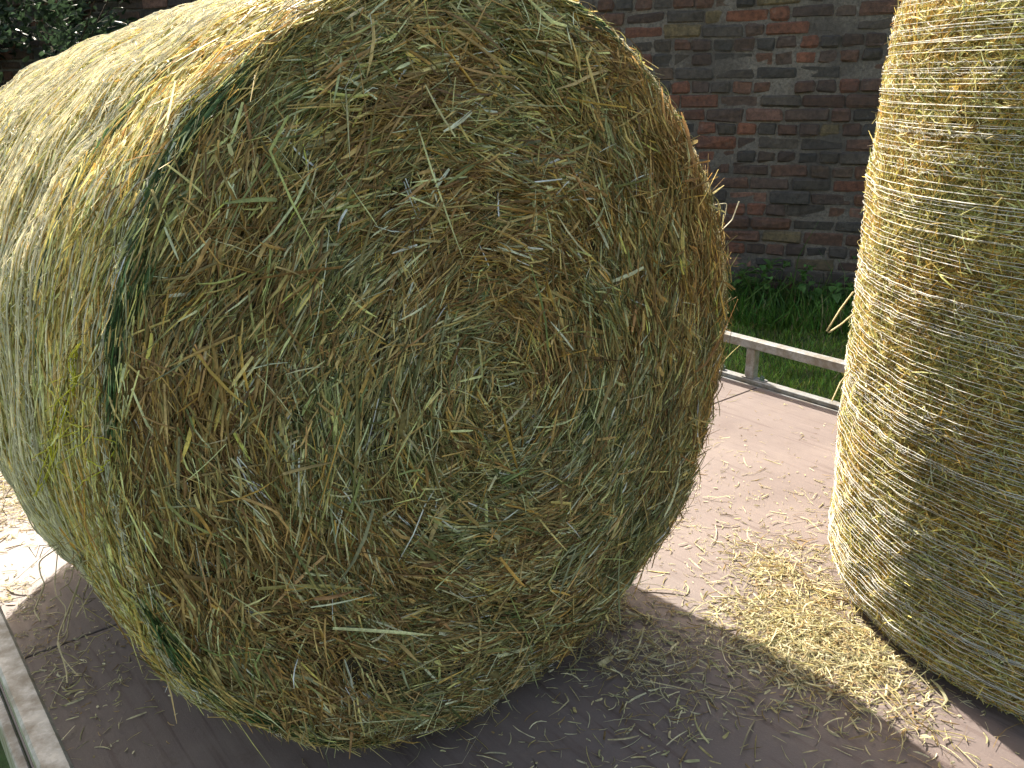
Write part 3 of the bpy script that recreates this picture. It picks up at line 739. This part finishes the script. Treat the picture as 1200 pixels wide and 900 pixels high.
# ------------------------------------------------------------------ grass and plants by the wall
gr = Bag(); r = np.random.default_rng(91)
def blades(N, al, ac, hm, col, wd=.0045):
    """blades scattered on the ground; al = range along the wall, ac = metres in front of it"""
    u = r.uniform(*al, N); v = r.uniform(*ac, N); p = W0 + WD * u[:, None] - WN * v[:, None]; p[:, 2] = gz(p)
    h = r.lognormal(math.log(hm), .35, N); az = r.uniform(0, 2 * pi, N); lean = r.uniform(.1, .9, N)
    d = unit(np.stack([np.cos(az) * lean, np.sin(az) * lean, np.ones(N)], 1)); nr = np.stack([np.cos(az), np.sin(az), 0 * az], 1)
    c = A(col) * r.lognormal(0, .3, (N, 1)) * (1 + r.normal(0, .12, (N, 3)))
    yl = r.random(N) < .10; c[yl] = A([.34, .30, .14]) * r.uniform(.6, 1.2, (yl.sum(), 1)); c = c * (1 + .35 * Noise(401, .35)(p))[:, None]; c = np.clip(c, .004, .5)
    strands(gr, p + d * (h * .45)[:, None], d, nr, h, wd, c, .22, .15, 3, 0, rs=r)
blades(70000, (-2.2, 2.4), (.0, 2.2), .034, (.19, .31, .055), .005)
blades(14000, (-2.2, 2.4), (.0, .45), .13, (.10, .21, .04), .006)
blades(16000, (-8, -2.2), (.0, 2.5), .08, (.06, .13, .02), .007)
blades(9000, (2.4, 6), (.0, 2.6), .08, (.06, .13, .02), .007)
tag(link('grass', gr.mesh('grass'), GRASS), 'short green grass growing between the trailer and the brick wall', 'grass', kind='stuff')

def leaf_quads(b, base, d, L, Wd, col, droop=.4, nseg=4):
    """one pointed leaf folded on its midrib"""
    d = unit(A(d, float)); s = unit(np.cross(d, A([0, 0, 1.]) + 1e-3)); up = np.cross(s, d)
    V = []
    for j in range(nseg + 1):
        t = j / nseg; w = Wd * .5 * (sin(pi * min(1, t * .93 + .07)) ** .8) * (1 if j < nseg else .05)
        c = base + d * L * t - A([0, 0, 1.]) * droop * L * t * t
        V += [c - s * w + up * w * .35, c, c + s * w + up * w * .35]
    F = []
    for j in range(nseg):
        k = j * 3; F += [[k, k + 1, k + 4, k + 3], [k + 1, k + 2, k + 5, k + 4]]
    b.add(A(V), A(F), np.tile(A(col), (len(V), 1)))
def weed(name, label, px, py, hgt, nst, leaf, lw, col, spread, cat, seed, per=7, broad=False):
    r = np.random.default_rng(seed)
    d = ray(px, py); lam = ((W0 - WN * .16 - EYE) @ WN) / (d @ WN); base = EYE + d * lam; base[2] = float(gz(base))
    e = empty(name, tuple(base), label, cat); st = Bag(); lf = Bag()
    for k in range(nst):
        o = A([r.normal(0, spread), r.normal(0, spread * .4), 0]); bs = base + o; bs[2] = float(gz(bs)) - .01
        hh = hgt * r.uniform(.55, 1.1); lean = A([r.normal(0, .25), r.normal(0, .2) - .12, 1]); tt = np.linspace(0, 1, 8)
        P = bs + unit(lean) * hh * tt[:, None] + A([r.normal(0, .06), r.normal(0, .06), 0]) * (tt ** 2)[:, None]
        if not broad: tubes(st, P[None], np.linspace(.003, .0012, 8)[None], A(col) * .9)
        for q in range(per):
            f = 0 if broad else r.uniform(.12, 1); i = f * 7; a = P[int(i)] * (1 - i % 1) + P[min(7, int(i) + 1)] * (i % 1)
            az = r.uniform(0, 2 * pi); leaf_quads(lf, a, [cos(az), sin(az), r.uniform(.2, 1.2) if not broad else r.uniform(.9, 2)], leaf * r.uniform(.6, 1.2), lw * r.uniform(.7, 1.2), A(col) * r.lognormal(0, .25) * (1 + r.normal(0, .08, 3)), r.uniform(.2, .7))
    if st.V: tag(link('stems', st.mesh('stems'), GRASS, e), kind='stuff' if len(st.V) > 2 else None)
    link('leaves', lf.mesh('leaves'), GRASS, e)
weed('nettle_clump', 'tall dark clump of nettles at the foot of the wall next to the lying bale', 880, 366, .36, 34, .075, .035, (.085, .17, .04), .13, 'weeds', 1, 9)
weed('grass_tuft', 'arching tuft of long coarse grass in the middle of the wall foot', 925, 376, .2, 18, .24, .010, (.12, .24, .06), .05, 'weeds', 2, 7, True)
weed('dock_plant', 'broad-leaved weed against the bricks beside the arching grass tuft', 948, 372, .24, 10, .10, .05, (.10, .20, .055), .05, 'weeds', 3, 5)
weed('nettle_clump', 'low leafy weeds at the wall foot nearest the upright bale', 985, 385, .22, 20, .06, .03, (.09, .18, .045), .10, 'weeds', 4, 7)
weed('dry_weed', 'thin dry weed with curling stalks in front of the lowest bricks', 905, 345, .34, 9, .03, .006, (.20, .17, .09), .07, 'weeds', 5, 4)
# dark shrub by the far left end of the wall
def shrub(px, py, R, label, seed, depth=.9):
    r = np.random.default_rng(seed); d = ray(px, py); lam = ((W0 - WN * depth - EYE) @ WN) / (d @ WN); c = EYE + d * lam
    gzc = float(gz(c)); e = empty('evergreen_shrub', (c[0], c[1], gzc), label, 'shrub')
    tb = Bag(); lf = Bag(); ctr = A([c[0], c[1], gzc + R * 1.15])
    for k in range(26):
        a = r.uniform(0, 2 * pi); v = unit(A([cos(a), sin(a), r.uniform(.3, 1.8)])); P = A([c[0], c[1], gzc]) + v * (R * r.uniform(1.1, 1.9)) * np.linspace(0, 1, 7)[:, None] + np.cumsum(r.normal(0, .02, (7, 3)), 0)
        tubes(tb, P[None], np.linspace(.02, .004, 7)[None], A([.08, .06, .04]))
    link('branches', tb.mesh('branches'), GRASS, e)
    cl = ctr + unit(r.normal(size=(150, 3))) * (R * r.uniform(.45, 1.0, (150, 1)) ** .6) * A([1.1, 1.1, 1.15])
    N = 16000; p = cl[r.integers(0, 150, N)] + r.normal(0, .085, (N, 3)); p[:, 2] = np.maximum(p[:, 2], gzc + .05)
    dd = unit(p - ctr + r.normal(0, .5, (N, 3))); nr = unit(r.normal(size=(N, 3)))
    strands(lf, p, dd, nr, r.lognormal(math.log(.06), .3, N), .028, A([.026, .045, .022]) * r.lognormal(0, .35, (N, 1)), .2, 0, 3, 0, rs=r)
    tag(link('foliage', lf.mesh('foliage'), GRASS, e), kind='stuff')
shrub(-40, 100, 1.15, 'dark evergreen shrub against the wall beyond the left end of the lying bale', 31)
